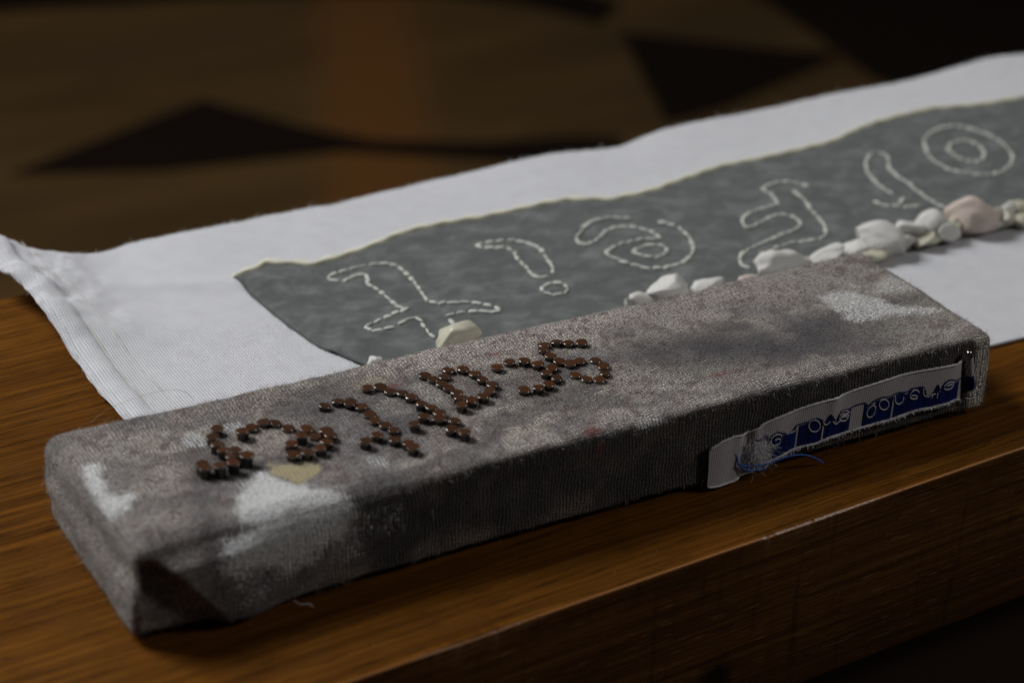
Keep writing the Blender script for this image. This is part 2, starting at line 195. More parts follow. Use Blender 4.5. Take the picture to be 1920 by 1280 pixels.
# painted canvas --------------------------------------------------------------
t = NT('painted canvas'); uv = t.uv()
wv = t.weave(uv, .112, .112, .26, 1.3)
fine = t.noise(t.scaled(uv, (1, 1, 1)), 8, 5, .8)
grit = t.noise(uv, 26, 2, .7)
speck = t.noise(uv, 5.5, 4, .8)
base = t.attr('paint', 'Color')
k = t.math('MULTIPLY', t.ramp(t.math('ADD', wv, t.math('MULTIPLY', t.math('SUBTRACT', grit, .5), 1.1)), .15, .78, .36, 1.22), t.math('ADD', t.math('MULTIPLY', t.ramp(grit, .35, .65), 1.1), .5))
col = t.mix(1.0, base, k, 'MULTIPLY')
q = t.n('ShaderNodeCombineColor'); [t.l(k, q.inputs[i]) for i in range(3)]
col = t.mix(1.0, base, q.outputs[0], 'MULTIPLY')
dk = t.math('MULTIPLY', t.ramp(fine, .51, .60), .7)
col = t.mix(dk, col, (.03, .022, .024))
pin = t.noise(uv, 13, 2, .6); pk = t.math('MULTIPLY', t.ramp(pin, .575, .63), t.math('ADD', .35, t.ramp(speck, .40, .60)))
col = t.mix(t.math('MULTIPLY', pk, .75), col, (.022, .016, .016))
pl_ = t.ramp(t.noise(t.scaled(uv, (1, 1.3, 1)), 15, 2, .6), .63, .70); col = t.mix(t.math('MULTIPLY', pl_, .25), col, (.55, .52, .50))
dk2 = t.math('MULTIPLY', t.ramp(speck, .54, .66), .4)
col = t.mix(dk2, col, (.10, .058, .045))
wm = t.attr('white')
thr = t.math('ADD', t.math('ADD', wm, t.math('MULTIPLY', t.math('SUBTRACT', wv, .62), .8)), t.math('MULTIPLY', t.math('SUBTRACT', fine, .5), 2.4))
wf = t.ramp(thr, .44, .60)
wf = t.math('MULTIPLY', wf, t.ramp(wm, .02, .3))
col = t.mix(wf, col, t.mix(t.ramp(fine, .3, .7), (.60, .59, .57), (.86, .86, .84)))
col = t.mix(t.math('MULTIPLY', pk, .6), col, (.05, .045, .042))
cm_ = t.attr('cream'); cf = t.ramp(t.math('ADD', cm_, t.math('MULTIPLY', t.math('SUBTRACT', fine, .5), 3.0)), .35, .75)
cf = t.math('MULTIPLY', cf, t.ramp(cm_, .02, .12))
col = t.mix(cf, col, (.44, .37, .21)); col = t.mix(t.math('MULTIPLY', pk, .5), col, (.05, .04, .03))
rm = t.attr('red'); rf = t.ramp(t.math('ADD', rm, t.math('MULTIPLY', t.math('SUBTRACT', speck, .5), 1.4)), .3, .8)
rf = t.math('MULTIPLY', rf, t.ramp(rm, .03, .3))
col = t.mix(t.math('MULTIPLY', rf, .75), col, (.16, .03, .022))
t.set(base=col, rough=.95, spec=.15, sheen=.15)
t.bump(t.math('ADD', wv, t.math('MULTIPLY', fine, .9)), 1.0, .06)
M_canvas = t.m

# white runner ----------------------------------------------------------------
def cloth_mat(name, ca, cb, pitch, bumpd, stain):
    t = NT(name); uv = t.uv(); wv = t.weave(uv, pitch, pitch * 1.0, .05, .8)
    nz = t.noise(uv, 1.3, 4, .6); fz = t.noise(uv, 22, 3, .7); st = t.noise(t.scaled(uv, (.7, 1, 1)), 1.1, 6, .72, .3)
    c = t.mix(t.ramp(wv, .1, .8), ca, cb)
    c = t.mix(t.math('MULTIPLY', t.ramp(nz, .35, .75), .12), c, tuple(a * .6 for a in ca))
    c = t.mix(t.math('MULTIPLY', t.ramp(st, .42, .72), stain), c, tuple(min(1, a * 1.7 + .02) for a in cb))
    t.set(base=c, rough=.95, spec=.08, sheen=.05)
    t.bump(t.math('ADD', wv, t.math('MULTIPLY', fz, .7)), .9, bumpd); return t.m
M_white = cloth_mat('white woven cotton', (.50, .50, .515), (.79, .79, .81), .105, .05, .0)
M_grey = cloth_mat('grey dyed cotton', (.076, .083, .079), (.156, .166, .158), .10, .05, .55)
M_hem = simple('cream raw hem', (.62, .60, .46), .9)
M_seam = simple('seam thread', (.5, .47, .42), .9)
t = NT('cream embroidery thread'); ob = t.objcm(); f_ = t.noise(ob, 18, 2)
t.set(base=t.mix(f_, (.40, .41, .36), (.64, .65, .58)), rough=.8); t.bump(f_, .6, .02); M_stitch = t.m
t = NT('white stone'); ob = t.objcm(); a_ = t.noise(ob, 1.6, 4, .6, .4); oi = t.n('ShaderNodeObjectInfo')
t.set(base=t.mix(t.ramp(a_, .35, .7), (.58, .56, .50), (.88, .88, .86)), rough=.28, spec=.5, sss=.7); t.b.inputs['Subsurface Radius'].default_value = (.003, .003, .0025); t.bump(t.noise(ob, 3, 4, .7), .5, .05); M_stone = t.m
t = NT('cream stone'); ob = t.objcm(); a_ = t.noise(ob, 1.6, 4, .6, .4)
t.set(base=t.mix(a_, (.40, .37, .25), (.62, .60, .50)), rough=.4, sss=.2); t.b.inputs['Subsurface Radius'].default_value = (.003, .003, .0025); M_stone2 = t.m
t = NT('pink stone'); ob = t.objcm(); a_ = t.noise(ob, 1.8, 4, .6, .4)
t.set(base=t.mix(a_, (.55, .42, .34), (.75, .66, .60)), rough=.45, sss=.15); t.b.inputs['Subsurface Radius'].default_value = (.003, .002, .002); t.bump(t.noise(ob, 3, 4, .7), .5, .05); M_stone3 = t.m

# wood ------------------------------------------------------------------------
def wood(name, light, dark, pore, rough, face):
    t = NT(name); ob = t.objcm()
    warp = t.noise(t.scaled(ob, (.05, .35, .35)), 1.0, 3, .5)
    wv_ = t.n('ShaderNodeVectorMath', operation='ADD'); t.l(ob, wv_.inputs[0])
    cx = t.n('ShaderNodeCombineXYZ'); sc2 = t.math('MULTIPLY', t.math('SUBTRACT', warp, .5), .45)
    t.l(sc2, cx.inputs[1]); t.l(sc2, cx.inputs[2]); t.l(cx.outputs[0], wv_.inputs[1]); p = wv_.outputs[0]
    g1 = t.noise(t.scaled(p, (.045, 3.6, 3.6)), 1.0, 5, .7)
    g2 = t.noise(t.scaled(p, (.10, 15, 15)), 1.0, 4, .65)
    g3 = t.noise(t.scaled(p, (.55, 19, 19)), 1.0, 3, .6)
    c = t.mix(t.ramp(g1, .3, .7), dark, light)
    c = t.mix(t.math('MULTIPLY', t.ramp(g2, .48, .62), .6), c, tuple(a * .38 for a in dark))
    po = t.ramp(g3, .60, .68)
    c = t.mix(t.math('MULTIPLY', po, .8), c, pore)
    blot = t.noise(ob, .35, 3, .6)
    c = t.mix(t.math('MULTIPLY', t.ramp(blot, .5, .75), .35), c, tuple(a * .5 for a in dark))
    if face:   # a knot and two vertical tool marks on the front of the plank
        kn = t.n('ShaderNodeVectorMath', operation='DISTANCE'); t.l(t.scaled(ob, (1, .01, .8)), kn.inputs[0]); kn.inputs[1].default_value = (17.4, 0, -4.0)
        kd = t.math('ADD', kn.outputs['Value'], t.math('MULTIPLY', t.noise(ob, 2.5, 3), .5))
        c = t.mix(t.ramp(kd, .55, 1.3, .92, 0), c, (.006, .006, .004))
        vs = t.noise(t.scaled(ob, (1.6, 1, .12)), 1.0, 3, .6)
        c = t.mix(t.math('MULTIPLY', t.ramp(vs, .56, .72), .5), c, (.012, .007, .003))
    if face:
        ds = t.noise(t.scaled(p, (.8, 24, 24)), 1.0, 2, .5); c = t.mix(t.math('MULTIPLY', t.ramp(ds, .66, .71), .8), c, (.30, .15, .06))  # pale dashes: light glints along the pores, put into the colour
    sm = t.noise(ob, .8, 4, .6)
    t.set(base=c, rough=t.ramp(sm, .3, .7, rough, rough + .14), spec=.05 if not face else .15)
    h = t.math('SUBTRACT', t.math('MULTIPLY', g2, .5), t.math('MULTIPLY', po, 1.0))
    t.bump(h, .8, .022); return t.m
M_wood = wood('oiled oak top', (.160, .060, .0075), (.070, .025, .0035), (.008, .004, .002), .36, False)
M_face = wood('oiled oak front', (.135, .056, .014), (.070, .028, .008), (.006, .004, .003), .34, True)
M_arris = NT('worn polished arris').set(base=(.30, .12, .03), rough=.38, spec=.45, coat=.08, coatr=.3).m

# ================================================================== SETTING: floor, table
FZ = -70
def floor_mat():
    t = NT('brown parquet'); ob = t.objcm((.1, .1, .1)); n_ = t.noise(t.scaled(ob, (.25, 1.1, 1)), .9, 4, .6); n2 = t.noise(ob, .22, 2)
    c = t.mix(t.ramp(n_, .3, .7), (.060, .034, .012), (.098, .056, .019)); c = t.mix(t.math('MULTIPLY', t.ramp(n2, .4, .7), .5), c, (.050, .032, .016))
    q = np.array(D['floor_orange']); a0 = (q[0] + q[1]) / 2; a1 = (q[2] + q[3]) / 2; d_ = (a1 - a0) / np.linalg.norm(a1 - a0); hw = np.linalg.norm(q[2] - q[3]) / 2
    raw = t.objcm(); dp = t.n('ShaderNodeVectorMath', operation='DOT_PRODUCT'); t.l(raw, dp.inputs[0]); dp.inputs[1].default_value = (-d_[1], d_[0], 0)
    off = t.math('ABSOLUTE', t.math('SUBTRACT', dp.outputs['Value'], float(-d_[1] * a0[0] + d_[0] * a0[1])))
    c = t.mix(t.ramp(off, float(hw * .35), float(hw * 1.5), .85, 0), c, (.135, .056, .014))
    t.set(base=c, rough=.7, spec=.08); return t.m
V = [(-1500, -1500, FZ), (2500, -1500, FZ), (2500, 3000, FZ), (-1500, 3000, FZ)]
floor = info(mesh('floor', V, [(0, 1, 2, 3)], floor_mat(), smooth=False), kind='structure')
def slab(name, poly, z0, z1, mat, parent):
    n = len(poly); V = [(x, y, z0) for x, y in poly] + [(x, y, z1) for x, y in poly]
    a = sum(poly[i][0] * poly[(i + 1) % n][1] - poly[(i + 1) % n][0] * poly[i][1] for i in range(n))
    F = [tuple(range(n, 2 * n)), tuple(range(n))[::-1]] + [(i, (i + 1) % n, n + (i + 1) % n, n + i) for i in range(n)]
    if a < 0: F = [f[::-1] for f in F]
    return mesh(name, V, F, mat, parent, smooth=False)
M_black = NT('flat black floor shape').set(base=(.010, .006, .004), rough=.8, spec=.05).m
for i, k_ in enumerate('abcd'):
    slab('dark_floor_shape', D['floor'][k_], FZ - .5, FZ + .4 + .02 * i, M_black, floor)  # thin near-black polygons lying on the floor

table = empty('wooden_table', (0, 0, -70))
info(table, 'dark oiled wooden table with a thick worn front edge under the white cloth', 'table')
em, eb = D['edge']; ang = math.atan(em)
def tloc(o):        # table pieces are built along their own grain direction, then turned
    o.location = (0, eb * CM, (.0 + 70) * CM); o.rotation_euler = (0, 0, ang)
# top plank: profile extruded along x, chipped along the front arris
xs = np.concatenate([np.linspace(-60, -2, 30), np.linspace(-1.9, 46, 1500), np.linspace(47, 110, 30)])
T0 = -.15; TH = 6.25; DEP = 26.0
prof = [(DEP, T0 - TH), (DEP, T0), (20, T0), (8, T0), (2, T0), (.6, T0)]
r0 = .07
for a in np.linspace(90, 0, 9): prof.append((r0 - r0 * math.cos(math.radians(90 - a)) * 1.0 if False else r0 - r0 * math.cos(math.radians(a)) * 0 - r0 * math.sin(math.radians(90 - a)), T0 - r0 + r0 * math.sin(math.radians(a))))
nb0 = 6; nb1 = len(prof)
prof += [(0, T0 - 1), (0, T0 - 3), (0, T0 - TH + .1), (.1, T0 - TH)]
prof = np.array(prof); m = len(prof); n = len(xs)
V = np.zeros((n, m, 3)); V[:, :, 0] = xs[:, None]; V[:, :, 1] = prof[None, :, 0]; V[:, :, 2] = prof[None, :, 1]
lo = vnoise(xs * .35, xs * 0 + 3); chip = np.clip(vnoise(xs * 3.1, xs * 0, 5) - .72, 0, 1) * .05 * sstep(.45, .75, vnoise(xs * .6, xs * 0, 8)) + np.clip(vnoise(xs * 9, xs * 0, 6) - .8, 0, 1) * .12
for j in range(nb0, nb1):
    tt = math.sin(math.pi * (j - nb0) / (nb1 - 1 - nb0)) ; am = chip * tt + .055 * (lo - .5) * tt + .005 * (vnoise(xs * 14, xs * 0 + j, 2) - .5)
    V[:, j, 1] += am; V[:, j, 2] -= am
I = np.arange(n * m).reshape(n, m)
F = np.stack([I[:-1, :-1], I[:-1, 1:], I[1:, 1:], I[1:, :-1]], -1).reshape(-1, 4)
jj = np.arange(m - 1); mi = np.tile(np.where(jj >= nb1 - 1, 1, np.where(jj >= nb0 + 1, 2, 0)), n - 1)
F2 = np.stack([I[:-1, -1], I[:-1, 0], I[1:, 0], I[1:, -1]], -1); F = np.concatenate([F, F2]); mi = np.r_[mi, np.ones(len(F2), int)]
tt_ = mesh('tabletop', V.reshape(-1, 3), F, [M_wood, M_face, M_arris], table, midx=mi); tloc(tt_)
M_dark = NT('dark stained wood').set(base=(.020, .007, .004), rough=.6).m
ap = slab('apron', [(-50, 2.6), (100, 2.6), (100, 5), (-50, 5)], T0 - TH - 9, T0 - TH + .0, M_dark, table); tloc(ap)
ap2 = slab('apron', [(-50, 21), (100, 21), (100, 23), (-50, 23)], T0 - TH - 9, T0 - TH + .0, M_dark, table); tloc(ap2)
for lx in (-49, 93):
    for ly in (5.1, 15.8):
        lg = slab('leg', [(lx, ly), (lx + 5, ly), (lx + 5, ly + 5), (lx, ly + 5)], -69.5, T0 - TH, M_dark, table); tloc(lg)
sh = slab('shelf_board', [(-43, 1.5), (92, 1.5), (92, 22), (-43, 22)], -34, -32, M_dark, table); tloc(sh)

# ================================================================== WHITE RUNNER
runner = empty('white_cloth_runner', (28, 14, 0)); runner.location = (0, 0, 0)
info(runner, 'long white woven cloth with a grey embroidered panel, lying behind and under the block', 'cloth')
bk = np.array(D['cloth_back']); lf = np.array(D['cloth_left'])
def ext(P, x): return np.interp(x, P[:, 0], P[:, 1])
def cloth_z(x, y):
    """height of the top of the runner over the world plane (cm)"""
    z = .02 + .05 * (fbm(x * .12, y * .3, 3, 11) - .5)
    far = sstep(10, 24, y)
    z = z + far * .22 * (fbm(x * .16, y * .10, 2, 21) - .42)
    z = z + sstep(19.5, 24.5, y) * .07 * np.sin(x * .55 + 1.3 * np.sin(x * .21)) 
    c = sstep(8.5, 3.6, x) * sstep(13, 23, y); z = z + c * (1.05 + .9 * (fbm(x * .9, y * .8, 3, 91) - .5)) + .10 * np.exp(-((y - 17.5 + .35 * (x - 6)) / 1.1) ** 2) * sstep(14, 7, x) + .06 * (fbm(x * .45, y * .45, 3, 77) - .5) * sstep(9, 11, y)                  # lifted far corner
    z = z + sstep(6.0, 4.0, x) * .16 * sstep(6, 9, y)
    ridge = np.exp(-((y - (20.5 - .42 * (x - 8))) / .55) ** 2) * sstep(5, 8, x) * sstep(17, 11, x); z = z + ridge * .14
    z = z * sstep(7.3, 9.0, y) + (-.03) * (1 - sstep(7.3, 9.0, y))          # pressed flat under the block
    z = np.where(y < 9.0, np.maximum(z, -.035), z)
    return z
nu, nv_ = 640, 280
s = np.linspace(0, 1, nu) ** 1.05; tv = np.linspace(0, 1, nv_)
S_, T_ = np.meshgrid(s, tv, indexing='ij')
Xr = 64.0
y0 = 3.55 - .0006 * (S_ * 60) ** 1 + .05 * (vnoise(S_ * 60, S_ * 0, 4) - .5)
xl = np.interp(T_ * 20.5 + 3.5, [3.5, 8, 11.9, 14.1, 17.1, 20.5, 22.2, 24], [4.75, 4.55, 4.36, 4.28, 4.22, 4.05, 3.55, 3.5])
X = xl + S_ * (Xr - xl)
ytop = np.interp(X, np.r_[3.2, 4.2, bk[:, 0], 66], np.r_[24.6, 24.6, bk[:, 1], 27.0]) + .10 * (vnoise(X * 1.7, X * 0, 12) - .5) + .05 * (vnoise(X * 6, X * 0, 14) - .5)
Y = y0 + T_ * (ytop - y0)
X = X + (S_ < .002) * .06 * (vnoise(Y * 5, Y * 0, 3) - .5)
Z = cloth_z(X, Y)
over = sstep(23.2, 25.5, Y - em * (X - 5)); Z = Z - over * .12
top_ = np.stack([X, Y, Z], -1); bot = top_.copy(); bot[..., 2] -= .09
I = np.arange(nu * nv_).reshape(nu, nv_); B = I + nu * nv_
def quads(I, flip=False):
    q = np.stack([I[:-1, :-1], I[1:, :-1], I[1:, 1:], I[:-1, 1:]], -1).reshape(-1, 4); return q[:, ::-1] if flip else q
def strip(a, b): return np.stack([a[:-1], b[:-1], b[1:], a[1:]], -1)
F = np.concatenate([quads(I), quads(B, True), strip(I[:, 0], B[:, 0]), strip(B[:, -1], I[:, -1]), strip(B[0], I[0]), strip(I[-1], B[-1])])
VV = np.concatenate([top_.reshape(-1, 3), bot.reshape(-1, 3)])
cl = mesh('cloth_panel', VV, F, M_white, runner, uv=VV[F.ravel()][:, :2])
# rolled double hem down the left end
hy = np.linspace(3.7, 24.3, 160)
def leftx(y): return np.interp(y, [3.5, 8, 11.9, 14.1, 17.1, 20.5, 22.2, 24], [4.75, 4.55, 4.36, 4.28, 4.22, 4.05, 3.55, 3.5])
def ribbon(cx, hw, yy, lift, th, nseg=10):
    V = []; hw = np.broadcast_to(hw, len(yy))
    for i, y in enumerate(yy):
        for k in range(nseg + 1):
            a = math.pi * k / nseg; x = cx[i] - hw[i] * math.cos(a); V.append((x, y, float(cloth_z(np.array(x), np.array(y))) + lift + th * math.sin(a)))
    I = np.arange(len(V)).reshape(len(yy), nseg + 1); return np.array(V), quads(I, True), 0
jit = .05 * (vnoise(hy * 2, hy * 0, 33) - .5)
V, F, _ = ribbon(leftx(hy) + .36 + jit, .44 + .22 * sstep(17, 22, hy), hy, -.075, .21)
mesh('rolled_hem', V, F, M_white, runner, uv=V[F.ravel()][:, :2])
V, F, _ = ribbon(leftx(hy) - .06 + jit * 2.2, .22, hy, -.12, .15, 6)
mesh('selvedge', V, F, M_white, runner, uv=V[F.ravel()][:, :2])
for off, rr in ((1.55, .016), (.80, .02)):
    P = np.stack([leftx(hy) + off + .04 * np.sin(hy * 2), hy, cloth_z(leftx(hy) + off, hy) + .012], 1)
    mesh('seam_line', *tube(resample(P, .15), rr, 5, 1.3, 2), M_seam, runner)
# frayed fibres along the cloth edges
n = 1500; u_ = rng.random(n); xx = 5.7 + u_ * 50; yy = np.interp(xx, bk[:, 0], bk[:, 1]); roots = np.stack([xx, yy, cloth_z(xx, yy)], 1)
dd = rng.normal(size=(n, 3)) * [.6, .4, .5] + [0, .8, .35]; V1, F1 = hairs(roots, dd / np.linalg.norm(dd, axis=1, keepdims=True), rng.exponential(.055, n) + .02, .008)
n2 = 900; yy = rng.uniform(8, 24, n2); xx = leftx(yy) - .1; roots = np.stack([xx, yy, cloth_z(xx, yy) - .05], 1)
dd = rng.normal(size=(n2, 3)) * .6 + [-.9, 0, .2]; V2, F2 = hairs(roots, dd / np.linalg.norm(dd, axis=1, keepdims=True), rng.exponential(.07, n2) + .03, .008)
M_lint = simple('white lint', (.62, .62, .62), .9)
info(mesh('frayed_fibre', np.r_[V1, V2], np.r_[F1, F2 + len(V1)], M_lint, runner), kind='stuff')

# grey panel sewn on the runner
pt = np.array(D['patch_top']); pl = np.array(D['patch_left'])
pl2 = np.r_[pl, [[12.75, 11.3], [12.9, 10.9]]]
nu, nv_ = 420, 110; s = np.linspace(0, 1, nu); tv = np.linspace(0, 1, nv_)
S_, T_ = np.meshgrid(s, tv, indexing='ij')
plr = pl2[::-1]
tl = np.linspace(0, 1, len(plr)); xL = np.interp(T_ * (19.46 - 10.9) + 10.9, plr[:, 1], plr[:, 0])
X = xL + S_ * (60 - xL)
ytop = np.interp(X, np.r_[pt[:, 0], 60], np.r_[pt[:, 1], 21.8])
X0 = X; Y = 10.9 + T_ * (ytop - 10.9) + .03 * (vnoise(X * 5, X * 0, 41) - .5) * (T_ > .99)
def patch_z(x, y):
    z = cloth_z(x, y) + .05 + .16 * np.clip(fbm(x * .7, y * .7, 4, 31) - .42, 0, 1)
    a = (x - 12.6) * .8 + (y - 14.5) * .6
    z = z + .07 * np.exp(-(((x - 12.9) - .3 * np.sin(y)) / .35) ** 2) * sstep(19, 17.5, y)         # crease along the left end
    z = z + .06 * np.exp(-((y - 13.1 - .25 * (x - 13)) / .3) ** 2) * sstep(19, 15, x)
    z = z + .14 * np.exp(-(((x - 12.0) / .7) ** 2 + ((y - 19.2) / .6) ** 2))
    return z
Z = patch_z(X, Y); edge = np.minimum(np.minimum(S_ * 48, (1 - T_) * 9), T_ * 9); Z = Z - .06 * sstep(.25, 0, edge)
VV = np.stack([X, Y, Z], -1).reshape(-1, 3); F = quads(np.arange(nu * nv_).reshape(nu, nv_))
patch = mesh('grey_panel', VV, F, M_grey, runner, uv=VV[F.ravel()][:, :2] * [1, 1])
P = np.stack([X[:, -1], Y[:, -1] + .03, Z[:, -1] + .02], 1)
mesh('raw_edge', *tube(resample(P, .2), .13, 6, 1.1, 2), M_hem, patch)
P = np.stack([X[0], Y[0], Z[0] + .02], 1)
mesh('raw_edge', *tube(resample(P, .2), .05, 6, 1.1, 2), M_grey, patch)
P = np.array([(x, 11.05, float(patch_z(np.array(x), np.array(11.05))) + .01) for x in np.linspace(13, 58, 200)])
mesh('seam_line', *tube(P, .03, 5, 1.3, 2), M_stitch, patch)
# running stitches: every stitch one small capsule, three shared shapes
def stitch_mesh(ln, r, seed):
    n = 7; P = np.array([((i / (n - 1) - .5) * ln, 0, .35 * r * math.sin(math.pi * i / (n - 1))) for i in range(n)])
    rr = r * np.array([.45, .85, 1, .92, 1, .85, .45]); V, F = tube(P, rr, 6)
    V = np.array(V); V[:, 2] *= .65; o = mesh('stitch', V, F, M_stitch); me = o.data; bpy.data.objects.remove(o); return me
SM = [stitch_mesh(.42, .070, 0), stitch_mesh(.37, .080, 1), stitch_mesh(.48, .062, 2)]
cnt = 0
for g in D['glyphs']:
    P = resample(smooth_path(np.array(g), 2), .43)
    for a, b in zip(P[:-1], P[1:]):
        c = (a + b) / 2 + rng.normal(0, .018, 2); d = b - a; th = math.atan2(d[1], d[0]) + rng.normal(0, .09)
        o = link(bpy.data.objects.new('stitch', SM[rng.integers(3)]), patch)
        o.location = (c[0] * CM, c[1] * CM, (float(patch_z(np.array(c[0]), np.array(c[1]))) + .018) * CM); o.rotation_euler = (0, 0, th)
        k_ = float(np.hypot(*d)) / .41; o.scale = (k_ * rng.uniform(.8, 1), rng.uniform(.7, 1.55), 1); cnt += 1
print('stitches', cnt)

# ================================================================== STONE CHIPS on a string
strand = empty('stone_bead_strand'); info(strand, 'strand of irregular white and pinkish stone chips along the grey panel behind the block', 'beads')
def stone(w, h, mat, seed):
    r_ = np.random.default_rng(seed); me = bpy.data.meshes.new('stone'); import bmesh
    bm = bmesh.new(); bmesh.ops.create_icosphere(bm, subdivisions=4, radius=1)
    planes = [(v / np.linalg.norm(v), r_.uniform(.45, .88)) for v in r_.normal(size=(12, 3))]
    for v in bm.verts:
        p = np.array(v.co); 
        for nrm, dd in planes:
            e = p @ nrm - dd
            if e > 0: p = p - nrm * e * .78
        p = p * (1 + .5 * (fbm(p[0] * 1.1 + 5, p[1] * 1.1 + p[2] * 1.3 + seed, 4, seed) - .5))
        v.co = p
    bm.to_mesh(me); bm.free(); me.polygons.foreach_set('use_smooth', np.ones(len(me.polygons), bool)); me.materials.append(mat)
    o = link(bpy.data.objects.new('stone', me), strand)
    o.rotation_euler = (r_.uniform(-.3, .3), r_.uniform(-.45, .45), r_.uniform(-.5, .5)); o.scale = (w * .80 * CM, w * .52 * CM, h * .55 * CM); return o
SL = [list(a) for a in D['stones']]; SL[1][2] = 1.15; SL[1][3] = 1.15
hid = [(13.6, .5), (14.3, .5), (15.0, .45), (16.9, .5), (17.6, .45), (18.3, .5), (19.0, .42), (19.8, .5), (20.6, .45), (21.4, .5), (22.2, .45)]
for x, h in hid: SL.append([x, 10.7, .8, h * .7, 0])
for x in (33.9, 35.35, 36.45, 37.9, 39.5, 40.4, 41.2): SL.append([x, 11.05 + .3 * math.sin(x * 7), .85, .62 + .15 * math.sin(x * 5), [0, 1][int(x * 3) % 2]])
for i in range(6): SL.append([42.6 + i * .95, 11.5, 1.0, .9, [0, 1, 0, 2, 0, 1][i]])
for i, (x, y, w_, h_, c_) in enumerate(SL):
    h_ = h_ * 1.0
    o = stone(w_, h_, [M_stone, M_stone2, M_stone3][int(c_)], 50 + i)
    o.location = (x * CM, y * CM, (float(patch_z(np.array(x), np.array(y))) + h_ * .42) * CM)
P = np.array([(x, 11.3, float(patch_z(np.array(x), np.array(11.3))) + .08) for x in np.linspace(12.7, 48, 150)])
mesh('string', *tube(P, .03, 6), M_seam, strand)

# ================================================================== CANVAS BLOCK
block = empty('canvas_covered_block'); info(block, 'long canvas wrapped block with dark nails spelling signs and paint stains on top', 'canvas block')
LX, LY, LZ = 30.0, 7.14, 2.855; rr = .31; cell = .085
def grid(a, b, na, nb_): return np.meshgrid(np.linspace(0, a, na), np.linspace(0, b, nb_), indexing='ij')
nx, ny, nz = int(LX / cell), int(LY / cell), int(LZ / cell)
PT = []; FT = []; UV = []; off = 0
def addface(P, U, V, flip):
    global off
    n, m = P.shape[:2]; I = np.arange(n * m).reshape(n, m) + off; q = quads(I, flip)
    PT.append(P.reshape(-1, 3)); uvp = np.stack([U, V], -1).reshape(-1, 2); FT.append(q); UV.append(uvp[(q - off).ravel()]); off += n * m
a, b = grid(LX, LY, nx, ny); addface(np.stack([a, b, a * 0 + LZ], -1), a, b, False)
addface(np.stack([a, b, a * 0], -1), a, -LZ - b, True)
a, b = grid(LX, LZ, nx, nz); addface(np.stack([a, a * 0, b], -1), a, b - LZ, False)
addface(np.stack([a, a * 0 + LY, b], -1), a, LY + LZ - b, True)
a, b = grid(LY, LZ, ny, nz); addface(np.stack([a * 0, a, b], -1), b - LZ, a, True)
addface(np.stack([a * 0 + LX, a, b], -1), LX + LZ - b, a, False)
P = np.concatenate(PT); F = np.concatenate(FT); UVc = np.concatenate(UV)
key = np.round(P * 1000).astype(np.int64); _, idx, inv = np.unique(key, axis=0, return_index=True, return_inverse=True)
inv = inv.ravel(); P = P[idx]; F = inv[F]
dims = np.array([LX, LY, LZ]); inner = np.clip(P, rr, dims - rr); dv = P - inner
nrm = dv / (np.linalg.norm(dv, axis=1, keepdims=True) + 1e-9); Q = inner + nrm * rr
x, y, z = P.T
# position on the unwrapped canvas: (u, v) with v = y on top and v = z - height on the front
front = y < 1e-4; topf = (z > LZ - 1e-4)
u = x.copy(); v = np.where(topf, y, np.where(front, z - LZ, np.where(y > LY - 1e-4, LY + LZ - z, y)))
v = np.where((x < 1e-4) & ~topf & ~front, y, v); u = np.where((x < 1e-4) & ~topf & ~front, z - LZ, u); 
disp = .17 * (fbm(u * .45 + 9, v * .5 + z * .3, 3, 51) - .5) + .035 * (fbm(u * 2.2, v * 2.2 + 3, 3, 52) - .5)
# gentle sag between the bars of the frame
disp -= .05 * sstep(.5, 1.4, y) * sstep(LY - .5, LY - 1.4, y) * (z > LZ - .01) * sstep(.4, 2, x)
disp += .035 * np.exp(-((y - .75) / .25) ** 2) * (z > LZ - .01) * sstep(14, 17, x) * sstep(27, 24, x)
D3 = nrm * disp[:, None]
# folded corner, front left: a flap laid over the front, its slanting edge runs down to the right
fx = .35 + (LZ - z) * .74; dd = x - fx
fm = np.exp(-np.clip(y, 0, None) / .25) * sstep(.12, .75, LZ - z)
flap = sstep(-.22, .30, dd) * np.exp(-np.clip(dd, 0, None) / 3.5) * .34 
rec = -(.06 + .34 * np.exp(-((LZ - z - .55) / .8) ** 2)) * sstep(.16, -.16, dd) * sstep(.05, .30, x)
D3[:, 1] -= fm * (flap + rec)
# slack folds fanning out below the top edge
fan = np.sin((x - .3) * 3.1 - (LZ - z) * 1.2) * np.exp(-(x - 2) / 2.2) * .03 * (x > 1.0)
D3[:, 1] -= fm * np.nan_to_num(fan)
# flap's bottom hem sags a little; uneven lower edge along the front
low = np.exp(-np.clip(y, 0, None) / .5) * sstep(.8, 0, z)
D3[:, 2] += low * (.10 * (fbm(x * .6, x * 0 + 2, 3, 61) - .35) - .06 * np.exp(-((x - 2.6) / .8) ** 2))
# right end: canvas tucked in, standing proud of the corner, with a slit behind the label end
gr = np.exp(-((x - 29.0) / .16) ** 2) * np.exp(-np.clip(y, 0, None) / .2) * sstep(.02, .5, z + .3) * sstep(.0, .4, LZ - z - .25)
D3[:, 1] += gr * .10 * sstep(.3, 1.6, z)
D3[:, 0] += sstep(29.2, 30, x) * (.10 * np.exp(-((z - 1.2) / 1.0) ** 2))
cord = .018 * np.sin(x * 2 * math.pi / .23) * sstep(29.25, 29.45, x) * np.exp(-np.clip(y, 0, None) / .3) * (LZ - z > .3)
D3[:, 1] += cord
